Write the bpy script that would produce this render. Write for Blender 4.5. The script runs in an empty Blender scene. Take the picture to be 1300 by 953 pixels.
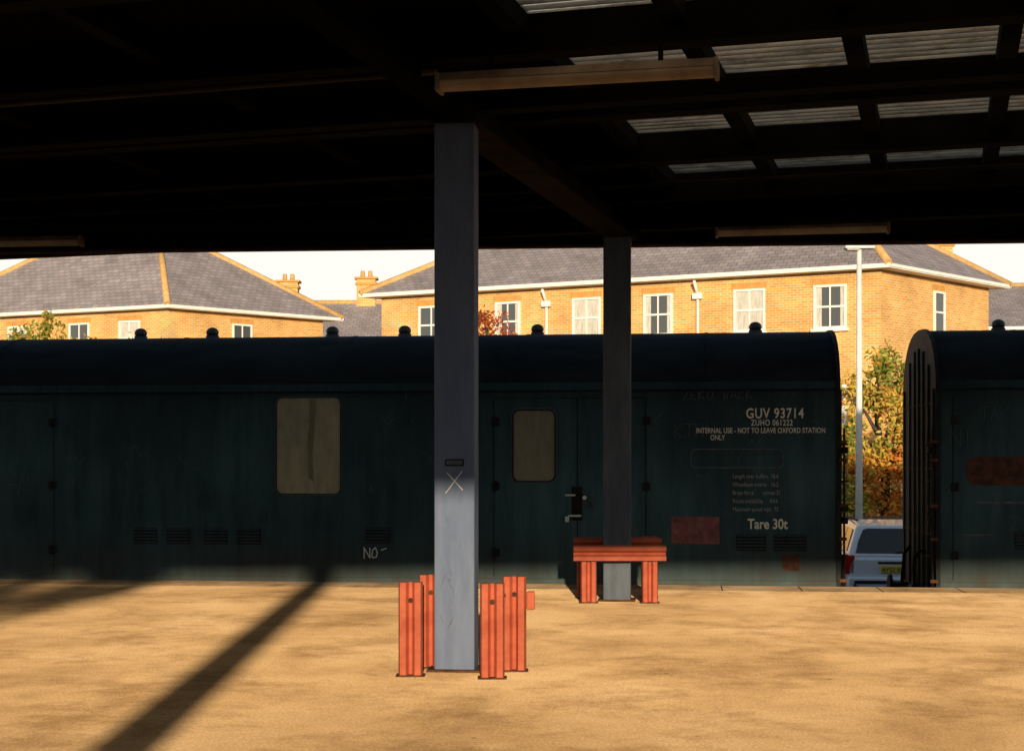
import bpy, bmesh, math, random
from mathutils import Vector, Matrix
random.seed(7)
S = bpy.context.scene
COL = S.collection
rad = math.radians

# ------------------------------------------------------------ materials
def newmat(name):
    m = bpy.data.materials.new(name); m.use_nodes = True
    nt = m.node_tree; b = nt.nodes['Principled BSDF']
    return m, nt, b
def N(nt, t, **kw):
    n = nt.nodes.new(t)
    for k, v in kw.items():
        if hasattr(n, k) and not k[0].isupper(): setattr(n, k, v)
        else: n.inputs[k].default_value = v
    return n
def ramp(nt, stops):
    r = nt.nodes.new('ShaderNodeValToRGB'); e = r.color_ramp.elements
    while len(e) < len(stops): e.new(0.5)
    for i, (p, c) in enumerate(stops):
        e[i].position = p; e[i].color = (c[0], c[1], c[2], 1)
    return r
def noise_mat(name, c1, c2, scale=5, rough=0.7, stretch=(1,1,1), bump=0.1, metallic=0, detail=6, spec=0.4, lo=0.35, hi=0.65, coord='Object', bscale=None):
    m, nt, b = newmat(name)
    tc = N(nt, 'ShaderNodeTexCoord'); mp = N(nt, 'ShaderNodeMapping')
    mp.inputs['Scale'].default_value = stretch
    nt.links.new(tc.outputs[coord], mp.inputs[0])
    n = N(nt, 'ShaderNodeTexNoise', Scale=scale, Detail=detail, Roughness=0.65)
    nt.links.new(mp.outputs[0], n.inputs['Vector'])
    r = ramp(nt, [(lo, c1), (hi, c2)])
    nt.links.new(n.outputs[0], r.inputs[0]); nt.links.new(r.outputs[0], b.inputs['Base Color'])
    b.inputs['Roughness'].default_value = rough; b.inputs['Metallic'].default_value = metallic
    b.inputs['Specular IOR Level'].default_value = spec
    if bump:
        n2 = N(nt, 'ShaderNodeTexNoise', Scale=bscale or scale*6, Detail=4)
        nt.links.new(tc.outputs[coord], n2.inputs['Vector'])
        bp = N(nt, 'ShaderNodeBump', Strength=bump, Distance=0.02)
        nt.links.new(n2.outputs[0], bp.inputs['Height']); nt.links.new(bp.outputs[0], b.inputs['Normal'])
    return m

M = {}
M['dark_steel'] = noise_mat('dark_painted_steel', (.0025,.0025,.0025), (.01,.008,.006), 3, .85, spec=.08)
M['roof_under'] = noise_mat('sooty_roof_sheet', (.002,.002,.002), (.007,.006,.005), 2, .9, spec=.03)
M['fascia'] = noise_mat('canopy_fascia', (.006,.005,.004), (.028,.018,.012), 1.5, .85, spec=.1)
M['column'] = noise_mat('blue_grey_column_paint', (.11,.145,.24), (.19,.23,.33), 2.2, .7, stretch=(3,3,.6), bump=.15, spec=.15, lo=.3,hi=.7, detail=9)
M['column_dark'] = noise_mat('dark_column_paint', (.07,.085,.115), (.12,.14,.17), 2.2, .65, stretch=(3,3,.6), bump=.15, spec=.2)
M['guard'] = noise_mat('red_oxide_paint', (.34,.065,.035), (.58,.15,.08), 4, .75, bump=.2, spec=.15, lo=.3, detail=9)
M['chalk'] = noise_mat('chalk', (.6,.6,.58), (.8,.8,.77), 20, .9, bump=0)
M['chalk_dim'] = noise_mat('faded_chalk', (.05,.075,.08), (.13,.155,.155), 14, .9, bump=0)
M['dim_letters'] = noise_mat('dim_letters',(.25,.27,.27),(.45,.46,.45),25,.8,bump=0)
M['lettering'] = noise_mat('cream_lettering', (.75,.72,.6), (.88,.85,.75), 25, .7, bump=0)
M['lamp_body'] = noise_mat('dirty_lamp_enamel', (.16,.1,.065), (.4,.3,.21), 3, .5, bump=.05, detail=9)
M['conduit'] = noise_mat('painted_conduit', (.05,.037,.025), (.13,.1,.075), 1.2, .7, bump=.05)
M['lamp_tube'] = noise_mat('dusty_diffuser', (.36,.26,.18), (.62,.5,.38), 3, .45, bump=0, detail=9)
M['rust'] = noise_mat('rust', (.05,.018,.008), (.16,.06,.025), 8, .9, bump=.3)
M['rustdark'] = noise_mat('dark_rust_stain', (.035,.014,.009), (.12,.042,.022), 7, .9, bump=.3)
M['black'] = noise_mat('grimy_black', (.006,.006,.007), (.025,.022,.02), 6, .7, bump=.2, spec=.2)
M['vent_black'] = noise_mat('roof_vent_black', (.012,.012,.014), (.025,.025,.028), 6, .5, bump=.0)
M['white'] = noise_mat('white_paint', (.76,.76,.74), (.88,.87,.85), 4, .5, bump=0)
M['hip'] = noise_mat('tan_ridge_tile', (.5,.29,.1), (.66,.42,.18), 5, .8)
M['soil'] = noise_mat('ballast', (.05,.045,.04), (.13,.11,.09), 9, .95, bump=.6)
M['wood'] = noise_mat('fence_wood', (.09,.05,.035), (.2,.12,.08), 4, .85, stretch=(6,6,.6))
M['bark'] = noise_mat('bark', (.04,.03,.02), (.1,.075,.05), 6, .9, bump=.5)
M['steelpole'] = noise_mat('galvanised_pole', (.6,.62,.62), (.75,.76,.74), 4, .5, bump=0)
M['rail'] = noise_mat('rail_steel', (.1,.06,.04), (.2,.14,.1), 8, .5, metallic=.6)
M['rubber'] = noise_mat('rubber', (.01,.01,.01), (.025,.025,.025), 8, .8)
M['lens_red'] = noise_mat('tail_lens', (.4,.01,.01), (.5,.02,.015), 8, .2, bump=0)
M['plate_y'] = noise_mat('number_plate_yellow', (.75,.55,.05), (.8,.6,.08), 8, .4, bump=0)
M['curtain'] = noise_mat('net_curtain', (.42,.4,.36), (.62,.6,.55), 6, .9, stretch=(4,4,.5), bump=0)
M['redpatch'] = noise_mat('faded_red_sign', (.13,.045,.045), (.36,.13,.12), 7, .8, bump=.1)
M['brick_plain']=noise_mat('cut_brick',(.52,.25,.065),(.62,.33,.1),6,.85)

m, nt, b = newmat('car_paint_silver_white'); b.inputs['Base Color'].default_value=(.74,.82,.88,1); b.inputs['Roughness'].default_value=.28
b.inputs['Coat Weight'].default_value=.6; M['carpaint']=m
m, nt, b = newmat('car_glass'); b.inputs['Base Color'].default_value=(.02,.03,.03,1); b.inputs['Roughness'].default_value=.06; M['glass']=m
m, nt, b = newmat('house_window_glass'); b.inputs['Base Color'].default_value=(.07,.08,.09,1); b.inputs['Roughness'].default_value=.08; M['hglass']=m

def van_mat():
    m, nt, b = newmat('weathered_blue_van_paint'); L = nt.links.new
    tc = N(nt,'ShaderNodeTexCoord')
    mp = N(nt,'ShaderNodeMapping'); mp.inputs['Scale'].default_value=(3,1,.4); L(tc.outputs['Object'],mp.inputs[0])
    n1 = N(nt,'ShaderNodeTexNoise',Scale=1.6,Detail=9,Roughness=.72); L(mp.outputs[0],n1.inputs['Vector'])
    r1 = ramp(nt,[(.3,(.022,.05,.06)),(.5,(.036,.087,.102)),(.7,(.06,.125,.138))]); L(n1.outputs[0],r1.inputs[0])
    n0 = N(nt,'ShaderNodeTexNoise',Scale=.55,Detail=6); L(tc.outputs['Object'],n0.inputs['Vector'])
    r0 = ramp(nt,[(.38,(.6,.6,.62)),(.62,(1.15,1.15,1.12))]); L(n0.outputs[0],r0.inputs[0])
    m0 = N(nt,'ShaderNodeMixRGB',blend_type='MULTIPLY'); m0.inputs[0].default_value=1; L(r1.outputs[0],m0.inputs[1]); L(r0.outputs[0],m0.inputs[2])
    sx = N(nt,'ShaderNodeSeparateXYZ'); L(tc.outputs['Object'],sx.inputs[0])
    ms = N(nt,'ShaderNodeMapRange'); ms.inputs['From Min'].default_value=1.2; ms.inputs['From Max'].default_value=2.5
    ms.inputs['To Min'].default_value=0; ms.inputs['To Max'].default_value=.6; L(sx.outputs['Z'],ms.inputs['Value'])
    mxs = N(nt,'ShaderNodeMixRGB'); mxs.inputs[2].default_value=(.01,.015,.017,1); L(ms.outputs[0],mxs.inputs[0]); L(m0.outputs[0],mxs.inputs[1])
    mr = N(nt,'ShaderNodeMapRange'); mr.inputs['From Min'].default_value=-.1; mr.inputs['From Max'].default_value=.7
    mr.inputs['To Min'].default_value=1.2; mr.inputs['To Max'].default_value=0
    L(sx.outputs['Z'],mr.inputs['Value'])
    n2 = N(nt,'ShaderNodeTexNoise',Scale=3,Detail=8); L(tc.outputs['Object'],n2.inputs['Vector'])
    mu = N(nt,'ShaderNodeMath',operation='MULTIPLY',use_clamp=True); L(mr.outputs[0],mu.inputs[0]); L(n2.outputs[0],mu.inputs[1])
    mx = N(nt,'ShaderNodeMixRGB'); mx.inputs[2].default_value=(.07,.055,.038,1); L(mu.outputs[0],mx.inputs[0]); L(mxs.outputs[0],mx.inputs[1])
    mp3 = N(nt,'ShaderNodeMapping'); mp3.inputs['Scale'].default_value=(2.2,1,1); L(tc.outputs['Object'],mp3.inputs[0])
    n3 = N(nt,'ShaderNodeTexNoise',Scale=5,Detail=8,Roughness=.7); L(mp3.outputs[0],n3.inputs['Vector'])
    r3 = ramp(nt,[(.65,(0,0,0)),(.71,(1,1,1))]); L(n3.outputs[0],r3.inputs[0])
    mx2 = N(nt,'ShaderNodeMixRGB'); mx2.inputs[2].default_value=(.05,.03,.02,1); L(r3.outputs[0],mx2.inputs[0]); L(mx.outputs[0],mx2.inputs[1])
    mp4 = N(nt,'ShaderNodeMapping'); mp4.inputs['Scale'].default_value=(1,1,5); mp4.inputs['Rotation'].default_value=(0,.25,0); L(tc.outputs['Object'],mp4.inputs[0])
    n4 = N(nt,'ShaderNodeTexNoise',Scale=7,Detail=9,Roughness=.8); L(mp4.outputs[0],n4.inputs['Vector'])
    r4b = ramp(nt,[(.61,(0,0,0)),(.67,(.45,.45,.45))]); L(n4.outputs[0],r4b.inputs[0])
    mx3 = N(nt,'ShaderNodeMixRGB'); mx3.inputs[2].default_value=(.11,.14,.14,1); L(r4b.outputs[0],mx3.inputs[0]); L(mx2.outputs[0],mx3.inputs[1])
    L(mx3.outputs[0],b.inputs['Base Color'])
    r4 = ramp(nt,[(.3,(.5,.5,.5)),(.7,(.8,.8,.8))]); L(n2.outputs[0],r4.inputs[0]); L(r4.outputs[0],b.inputs['Roughness'])
    b.inputs['Specular IOR Level'].default_value=.2
    n5 = N(nt,'ShaderNodeTexNoise',Scale=1.3,Detail=3); L(tc.outputs['Object'],n5.inputs['Vector'])
    bp = N(nt,'ShaderNodeBump',Strength=.25,Distance=.03); L(n5.outputs[0],bp.inputs['Height']); L(bp.outputs[0],b.inputs['Normal'])
    return m
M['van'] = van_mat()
M['vanroof'] = noise_mat('grimy_van_roof', (.008,.012,.014), (.022,.03,.033), 2, .85, stretch=(.4,1,1), bump=.1, spec=.08)

def vanglass(name,k):
    m, nt, b = newmat(name); L = nt.links.new
    tc = N(nt,'ShaderNodeTexCoord')
    mp = N(nt,'ShaderNodeMapping'); mp.inputs['Scale'].default_value=(1.8,1,.6); L(tc.outputs['Object'],mp.inputs[0])
    n = N(nt,'ShaderNodeTexNoise',Scale=2.2,Detail=9,Roughness=.7); L(mp.outputs[0],n.inputs['Vector'])
    r = ramp(nt,[(.3,(.13*k,.115*k,.05*k)),(.5,(.26*k,.235*k,.115*k)),(.7,(.38*k,.35*k,.2*k))]); L(n.outputs[0],r.inputs[0]); L(r.outputs[0],b.inputs['Base Color'])
    r2 = ramp(nt,[(.3,(.25,.25,.25)),(.7,(.5,.5,.5))]); L(n.outputs[0],r2.inputs[0]); L(r2.outputs[0],b.inputs['Roughness'])
    b.inputs['Specular IOR Level'].default_value=.6
    return m
M['vanglass'] = vanglass('dusty_van_glass',1.05); M['vanglass2'] = vanglass('grimy_door_glass',.65)

def ground_mat(name, c1, c2, c3, sc=1.0):
    m = bpy.data.materials.new(name); m.use_nodes=True; nt=m.node_tree; L=nt.links.new
    nt.nodes.remove(nt.nodes['Principled BSDF']); out=nt.nodes['Material Output']
    d = N(nt,'ShaderNodeBsdfDiffuse'); d.inputs['Roughness'].default_value=1.0
    tc=N(nt,'ShaderNodeTexCoord')
    n1=N(nt,'ShaderNodeTexNoise',Scale=.5*sc,Detail=10,Roughness=.68,Distortion=.4); L(tc.outputs['Object'],n1.inputs['Vector'])
    r1=ramp(nt,[(.32,c1),(.5,c2),(.68,c3)]); L(n1.outputs[0],r1.inputs[0])
    n2=N(nt,'ShaderNodeTexNoise',Scale=55*sc,Detail=4,Roughness=.7); L(tc.outputs['Object'],n2.inputs['Vector'])
    r2=ramp(nt,[(.35,(.66,.66,.66)),(.6,(1.1,1.1,1.1))]); L(n2.outputs[0],r2.inputs[0])
    mu=N(nt,'ShaderNodeMixRGB',blend_type='MULTIPLY'); mu.inputs[0].default_value=1; L(r1.outputs[0],mu.inputs[1]); L(r2.outputs[0],mu.inputs[2])
    v=N(nt,'ShaderNodeTexVoronoi',Scale=2.6*sc); L(tc.outputs['Object'],v.inputs['Vector'])
    r3=ramp(nt,[(.025,(.4,.36,.33)),(.06,(1,1,1))]); L(v.outputs['Distance'],r3.inputs[0])
    mu2=N(nt,'ShaderNodeMixRGB',blend_type='MULTIPLY'); mu2.inputs[0].default_value=.8; L(mu.outputs[0],mu2.inputs[1]); L(r3.outputs[0],mu2.inputs[2])
    n4=N(nt,'ShaderNodeTexNoise',Scale=.9*sc,Detail=10,Roughness=.75); 
    mp4=N(nt,'ShaderNodeMapping'); mp4.inputs['Location'].default_value=(13,5,0); L(tc.outputs['Object'],mp4.inputs[0]); L(mp4.outputs[0],n4.inputs['Vector'])
    r5=ramp(nt,[(.38,(.55,.5,.46)),(.52,(1,1,1))]); L(n4.outputs[0],r5.inputs[0])
    mu3=N(nt,'ShaderNodeMixRGB',blend_type='MULTIPLY'); mu3.inputs[0].default_value=.8; L(mu2.outputs[0],mu3.inputs[1]); L(r5.outputs[0],mu3.inputs[2])
    L(mu3.outputs[0],d.inputs['Color'])
    bp=N(nt,'ShaderNodeBump',Strength=.35,Distance=.004); L(n2.outputs[0],bp.inputs['Height']); L(bp.outputs[0],d.inputs['Normal'])
    L(d.outputs[0],out.inputs['Surface'])
    return m
M['platform']=ground_mat('worn_platform_surface',(.36,.225,.115),(.56,.37,.195),(.68,.47,.27))
M['edge']=ground_mat('platform_edge_stone',(.17,.115,.07),(.28,.195,.12),(.36,.26,.16),2)
M['asphalt']=ground_mat('asphalt',(.04,.04,.04),(.055,.052,.05),(.07,.068,.065))

def brick_mat(name,c1,c2,mort,bw,rh,ms,rough=.85):
    m,nt,b=newmat(name); L=nt.links.new
    uv=N(nt,'ShaderNodeUVMap')
    br=N(nt,'ShaderNodeTexBrick'); br.inputs['Scale'].default_value=1; br.inputs['Brick Width'].default_value=bw
    br.inputs['Row Height'].default_value=rh; br.inputs['Mortar Size'].default_value=ms
    br.inputs['Color1'].default_value=(*c1,1); br.inputs['Color2'].default_value=(*c2,1); br.inputs['Mortar'].default_value=(*mort,1)
    L(uv.outputs[0],br.inputs['Vector'])
    n=N(nt,'ShaderNodeTexNoise',Scale=.9,Detail=7); L(uv.outputs[0],n.inputs['Vector'])
    r=ramp(nt,[(.3,(.78,.76,.74)),(.7,(1.1,1.1,1.1))]); L(n.outputs[0],r.inputs[0])
    mu=N(nt,'ShaderNodeMixRGB',blend_type='MULTIPLY'); mu.inputs[0].default_value=1; L(br.outputs['Color'],mu.inputs[1]); L(r.outputs[0],mu.inputs[2])
    L(mu.outputs[0],b.inputs['Base Color']); b.inputs['Roughness'].default_value=rough; b.inputs['Specular IOR Level'].default_value=.2
    bp=N(nt,'ShaderNodeBump',Strength=.4,Distance=.01); bp.invert=True; L(br.outputs['Fac'],bp.inputs['Height']); L(bp.outputs[0],b.inputs['Normal'])
    return m
M['brick']=brick_mat('yellow_stock_brick',(.78,.41,.11),(.62,.28,.065),(.72,.56,.32),.225,.075,.012)
M['brick_red']=brick_mat('red_brick',(.3,.1,.05),(.2,.07,.04),(.3,.25,.2),.225,.075,.01)
M['slate']=brick_mat('slate_roof',(.37,.325,.34),(.27,.245,.265),(.15,.135,.14),.3,.22,.012,.6)

m=bpy.data.materials.new('corrugated_rooflight'); m.use_nodes=True; nt=m.node_tree; L=nt.links.new
nt.nodes.remove(nt.nodes['Principled BSDF']); out=nt.nodes['Material Output']
PER=.13
tc=N(nt,'ShaderNodeTexCoord'); mp=N(nt,'ShaderNodeMapping'); mp.inputs['Scale'].default_value=(1,6,1); L(tc.outputs['Object'],mp.inputs[0])
n=N(nt,'ShaderNodeTexNoise',Scale=2.2,Detail=9,Roughness=.8); L(mp.outputs[0],n.inputs['Vector'])
r=ramp(nt,[(.38,(.4,.28,.16)),(.54,(1.0,.82,.56))]); L(n.outputs[0],r.inputs[0])
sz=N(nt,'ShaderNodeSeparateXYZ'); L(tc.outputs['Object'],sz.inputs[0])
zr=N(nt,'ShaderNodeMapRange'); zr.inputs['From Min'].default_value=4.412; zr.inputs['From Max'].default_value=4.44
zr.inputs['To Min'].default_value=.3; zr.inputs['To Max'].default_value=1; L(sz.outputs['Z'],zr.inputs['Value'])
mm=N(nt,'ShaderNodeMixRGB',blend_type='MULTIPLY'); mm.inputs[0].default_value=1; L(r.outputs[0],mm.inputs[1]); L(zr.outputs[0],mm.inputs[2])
tl=N(nt,'ShaderNodeBsdfTranslucent'); L(mm.outputs[0],tl.inputs[0])
tr=N(nt,'ShaderNodeBsdfTransparent'); L(mm.outputs[0],tr.inputs[0])
mx=N(nt,'ShaderNodeMixShader'); mx.inputs[0].default_value=.4; L(tl.outputs[0],mx.inputs[1]); L(tr.outputs[0],mx.inputs[2]); L(mx.outputs[0],out.inputs[0])
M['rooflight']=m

def leaf_mat(name,c):
    m=bpy.data.materials.new(name); m.use_nodes=True; nt=m.node_tree; L=nt.links.new
    nt.nodes.remove(nt.nodes['Principled BSDF']); out=nt.nodes['Material Output']
    oi=N(nt,'ShaderNodeTexCoord'); n=N(nt,'ShaderNodeTexNoise',Scale=3); L(oi.outputs['Object'],n.inputs['Vector'])
    r=ramp(nt,[(.3,tuple(x*.55 for x in c)),(.7,tuple(min(1,x*1.35) for x in c))]); L(n.outputs[0],r.inputs[0])
    d=N(nt,'ShaderNodeBsdfDiffuse'); t=N(nt,'ShaderNodeBsdfTranslucent'); L(r.outputs[0],d.inputs[0]); L(r.outputs[0],t.inputs[0])
    mx=N(nt,'ShaderNodeMixShader'); mx.inputs[0].default_value=.25; L(d.outputs[0],mx.inputs[1]); L(t.outputs[0],mx.inputs[2]); L(mx.outputs[0],out.inputs[0])
    return m
M['leaf_g']=leaf_mat('leaf_green',(.24,.3,.055)); M['leaf_y']=leaf_mat('leaf_yellow',(.68,.5,.1))
M['leaf_o']=leaf_mat('leaf_orange',(.68,.27,.055)); M['leaf_r']=leaf_mat('leaf_red',(.4,.1,.045))

# ------------------------------------------------------------ helpers
def empty(name, loc=(0,0,0), rz=0):
    e=bpy.data.objects.new(name,None); COL.objects.link(e); e.location=loc; e.rotation_euler=(0,0,rz); e.empty_display_size=.3
    return e
def link(name, me, mats, parent=None, loc=(0,0,0), rot=(0,0,0), smooth=False):
    o=bpy.data.objects.new(name,me); COL.objects.link(o)
    for mm in (mats if isinstance(mats,(list,tuple)) else [mats]): me.materials.append(mm)
    if parent: o.parent=parent
    o.location=loc; o.rotation_euler=rot
    if smooth:
        for p in me.polygons: p.use_smooth=True
    return o
def bevel(o,w,seg=2):
    b=o.modifiers.new('bevel','BEVEL'); b.width=w; b.segments=seg; b.limit_method='ANGLE'; b.angle_limit=rad(40); return o
def mesh(name, verts, faces, mats, parent=None, **kw):
    me=bpy.data.meshes.new(name); me.from_pydata([tuple(v) for v in verts],[],faces); me.update()
    return link(name,me,mats,parent,**kw)
def boxes(name, lst, mat, parent=None, bev=0, **kw):
    V=[];F=[]
    for (x0,x1,y0,y1,z0,z1) in lst:
        b=len(V)
        V+=[(x0,y0,z0),(x1,y0,z0),(x1,y1,z0),(x0,y1,z0),(x0,y0,z1),(x1,y0,z1),(x1,y1,z1),(x0,y1,z1)]
        F+=[tuple(b+i for i in f) for f in ((0,3,2,1),(4,5,6,7),(0,1,5,4),(1,2,6,5),(2,3,7,6),(3,0,4,7))]
    o=mesh(name,V,F,mat,parent,**kw)
    if bev: bevel(o,bev)
    return o
def recalc(o):
    bm=bmesh.new(); bm.from_mesh(o.data); bmesh.ops.recalc_face_normals(bm,faces=bm.faces); bm.to_mesh(o.data); bm.free()
def prism(name, prof, a, b_, axis, mat, parent=None, bev=0, **kw):
    n=len(prof); V=[]
    for t in (a,b_):
        for p,q in prof:
            V.append({'x':(t,p,q),'y':(p,t,q),'z':(p,q,t)}[axis])
    F=[tuple(range(n)),tuple(range(2*n-1,n-1,-1))]+[(i,(i+1)%n,(i+1)%n+n,i+n) for i in range(n)]
    o=mesh(name,V,F,mat,parent,**kw); recalc(o)
    if bev: bevel(o,bev)
    return o
def cyl(name, p0, p1, r0, r1, mat, parent=None, seg=16, smooth=True):
    p0=Vector(p0);p1=Vector(p1);d=p1-p0
    bm=bmesh.new(); bmesh.ops.create_cone(bm,cap_ends=True,segments=seg,radius1=r0,radius2=r1,depth=d.length)
    mtx=Matrix.Translation((p0+p1)/2)@d.to_track_quat('Z','Y').to_matrix().to_4x4()
    bmesh.ops.transform(bm,matrix=mtx,verts=bm.verts)
    me=bpy.data.meshes.new(name); bm.to_mesh(me); bm.free()
    o=link(name,me,mat,parent)
    if smooth:
        for p in me.polygons: p.use_smooth=len(p.vertices)==4
    return o
def rrect(x0,x1,z0,z1,r,n=5):
    pts=[]
    for cx,cz,a0 in ((x1-r,z1-r,0),(x0+r,z1-r,90),(x0+r,z0+r,180),(x1-r,z0+r,270)):
        for i in range(n+1):
            a=rad(a0+90*i/n); pts.append((cx+r*math.cos(a),cz+r*math.sin(a)))
    return pts
def ring(name,outer,inner,y0,y1,mat,parent):
    n=len(outer);V=[]
    for y in (y0,y1):
        V+=[(p,y,q) for p,q in outer]+[(p,y,q) for p,q in inner]
    F=[]
    for i in range(n):
        j=(i+1)%n
        F+=[(i,j,n+j,n+i),(2*n+i,3*n+i,3*n+j,2*n+j),(i,2*n+i,2*n+j,j),(n+i,n+j,3*n+j,3*n+i)]
    o=mesh(name,V,F,mat,parent); recalc(o)
    return o
def text(name,body,size,x,y,z,mat,parent,spacing=1.0,ext=0.0015,sx=1,off=0.0):
    c=bpy.data.curves.new(name,'FONT'); c.body=body; c.size=size; c.extrude=ext; c.space_character=spacing; c.offset=off
    c.materials.append(mat)
    o=bpy.data.objects.new(name,c); COL.objects.link(o); o.parent=parent; o.location=(x,y,z); o.rotation_euler=(rad(90),0,0); o.scale=(sx,1,1)
    return o
def stroke(pts,w,y):
    V=[];F=[]
    for i in range(len(pts)-1):
        a=Vector(pts[i]);b=Vector(pts[i+1]);d=(b-a)
        if d.length<1e-5: continue
        d.normalize(); nrm=Vector((-d.y,d.x))*w/2; a=a-d*w/2; b=b+d*w/2
        k=len(V); yy=y-.0003*(i%3)
        V+=[(a.x-nrm.x,yy,a.y-nrm.y),(b.x-nrm.x,yy,b.y-nrm.y),(b.x+nrm.x,yy,b.y+nrm.y),(a.x+nrm.x,yy,a.y+nrm.y)]
        F.append((k,k+1,k+2,k+3))
    return V,F

# ------------------------------------------------------------ ground, platform, track
g=mesh('ground',[(-400,-300,-1.0),(400,-300,-1.0),(400,700,-1.0),(-400,700,-1.0)],[(0,1,2,3)],M['asphalt'])
TY=rad(-6.5)
plat=empty('station_platform',(0,18.5,0),TY)
boxes('platform_deck',[(-60,60,-34,-.78,-1.0,0)],M['platform'],plat)
boxes('platform_edge_coping',[(-60+i*.92,-60+i*.92+.912,-.772,-.1,-1.0,.004) for i in range(130)],M['edge'],plat,bev=.008)
trk=empty('railway_track',(0,18.5,-1),TY)
boxes('ballast_bed',[(-60,60,.0,3.2,0.0,.04)],M['soil'],trk)
boxes('sleepers',[(-30+i*.7,-30+i*.7+.25,.1,2.6,.045,.09) for i in range(86)],M['wood'],trk)
boxes('rails',[(-60,60,.6,.67,.09,.2),(-60,60,2.03,2.1,.09,.2)],M['rail'],trk,bev=.01)

# ------------------------------------------------------------ railway vans
W=2.7
def van_profile():
    pts=[(0.02,-.22),(0,0.0),(0,1.2),(0.012,2.2)]
    n=16; cz=2.25; r=.92
    for i in range(1,n):
        a=math.pi*i/n; c=math.cos(a); s=math.sin(a)
        e=2/2.35
        pts.append((1.35-math.copysign(abs(c)**e,c)*1.338, cz+r*abs(s)**e))
    pts+=[(W-.012,2.2),(W,1.2),(W,0),(W-.02,-.22)]
    return pts
def build_van(name,s0,L):
    root=empty(name,(s0*math.cos(TY),18.5+s0*math.sin(TY),0),TY)
    P=van_profile(); n=len(P)
    V=[(x,p,q) for x in (0,L) for p,q in P]
    F=[tuple(range(n)),tuple(range(2*n-1,n-1,-1))]+[(i,(i+1)%n,(i+1)%n+n,i+n) for i in range(n)]
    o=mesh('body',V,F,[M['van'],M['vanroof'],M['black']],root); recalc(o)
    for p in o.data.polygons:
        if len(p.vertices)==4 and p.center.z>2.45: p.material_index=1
        if len(p.vertices)>4: p.material_index=2
        p.use_smooth=len(p.vertices)==4
    bevel(o,.012,2)
    boxes('cantrail_strip',[(0.0,L,-.012,.02,2.36,2.385)],M['vanroof'],root)
    for i,x in enumerate((0,L)):
        out=[(p-(.02 if p<1.35 else -.02),q+(.02 if q>2.3 else 0)) for p,q in P]
        prism('end_hoop_%d'%i,out,x-.02 if i==0 else x-.03,x+.03 if i==0 else x+.02,'x',M['black'],root)
    for x in [k*2.3+1.1 for k in range(int(L/2.3))]:
        out=[(p-(.004 if p<1.35 else -.004),q+(.006 if q>2.3 else -.3)) for p,q in P if q>2.3]
        prism('roof_joint',out,x-.02,x+.02,'x',M['vanroof'],root)
    boxes('solebar',[(.05,L-.05,.03,.1,-.42,-.2),(.05,L-.05,W-.1,W-.03,-.42,-.2)],M['black'],root)
    boxes('bottom_rail',[(.03,L-.03,-.025,.0,-.06,.06)],M['van'],root,bev=.006)
    for bx in (2.6,L-2.6):
        bl=[(bx-1.6,bx+1.6,.35,.5,-.62,-.42),(bx-1.6,bx+1.6,W-.5,W-.35,-.62,-.42),(bx-.2,bx+.2,.4,W-.4,-.6,-.35)]
        boxes('bogie_frame',bl,M['black'],root,bev=.02)
        for wx in (bx-1.25,bx+1.25):
            for wy in (.58,2.0):
                cyl('wheel',(wx,wy,-.36),(wx,wy+.13,-.36),.44,.44,M['black'],root,28)
            cyl('axle',(wx,.6,-.36),(wx,2.1,-.36),.07,.07,M['black'],root)
    for i,x in enumerate((0,L)):
        d=-1 if i==0 else 1
        for by in (.48,2.22):
            cyl('buffer_shank',(x,by,-.2),(x+d*.24,by,-.2),.09,.08,M['black'],root)
            cyl('buffer_head',(x+d*.24,by,-.2),(x+d*.28,by,-.2),.2,.18,M['black'],root,24)
        cyl('coupling_hook',(x,1.35,-.1),(x+d*.25,1.35,-.15),.05,.04,M['black'],root)
        ribs=[]
        for ry in (.12,.5,.9,1.25,1.6,2.0,2.5):
            top=2.25+.7*(1-abs((ry-1.35)/1.35)**2.2)
            ribs.append((min(x+d*.02,x+d*.045),max(x+d*.02,x+d*.045),ry-.02,ry+.02,-.1,top))
        boxes('end_ribs',ribs,M['van'],root,bev=.006)
        boxes('end_panel_seams',[(min(x+d*.02,x+d*.03),max(x+d*.02,x+d*.03),.15,2.55,z,z+.03) for z in (.6,1.4,2.2)],M['rust'],root)
        steps=[(min(x+d*.03,x+d*.12),max(x+d*.03,x+d*.12),.04,.2,z,z+.025) for z in (.35,.8,1.25,1.7)]
        boxes('end_steps',steps,M['rust'],root,bev=.005)
        for hy in (.9,1.8):
            pts=[(x+d*.05,hy,.4),(x+d*.13,hy,.3),(x+d*.16,hy,-.05),(x+d*.13,hy,-.4)]
            for a,b in zip(pts[:-1],pts[1:]): cyl('brake_hose',a,b,.022,.022,M['rubber'],root,10)
        cyl('corner_pipe',(x+d*.06,-.01,-.1),(x+d*.06,-.01,1.9),.014,.014,M['black'],root,10)
        boxes('pipe_clips',[(min(x,x+d*.09),max(x,x+d*.09),-.035,.03,z,z+.04) for z in (.05,.55,.95,1.5,1.72)],M['rust'],root,bev=.006)
        bl=[]
        for z in (.75,.9,1.6): bl.append((min(x+d*.02,x+d*.11),max(x+d*.02,x+d*.11),.0,.1,z,z+.08))
        boxes('jumper_boxes',bl,M['black'],root,bev=.01)
    return root
S1=-14.8; L1=3.97+14.8
v1=build_van('railway_van',S1,L1)
def X(s): return s-S1
def louvre(root,x0,x1,z0,z1,nn=5,nm='louvre_vent'):
    l=[]; h=(z1-z0)/nn
    for i in range(nn): l.append((x0,x1,-.022,.0,z0+i*h+h*.35,z0+i*h+h*.8))
    boxes(nm,l,M['van'],root,bev=.003)
    boxes(nm+'_recess',[(x0-.005,x1+.005,-.0045,.001,z0,z1)],M['black'],root)
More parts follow.
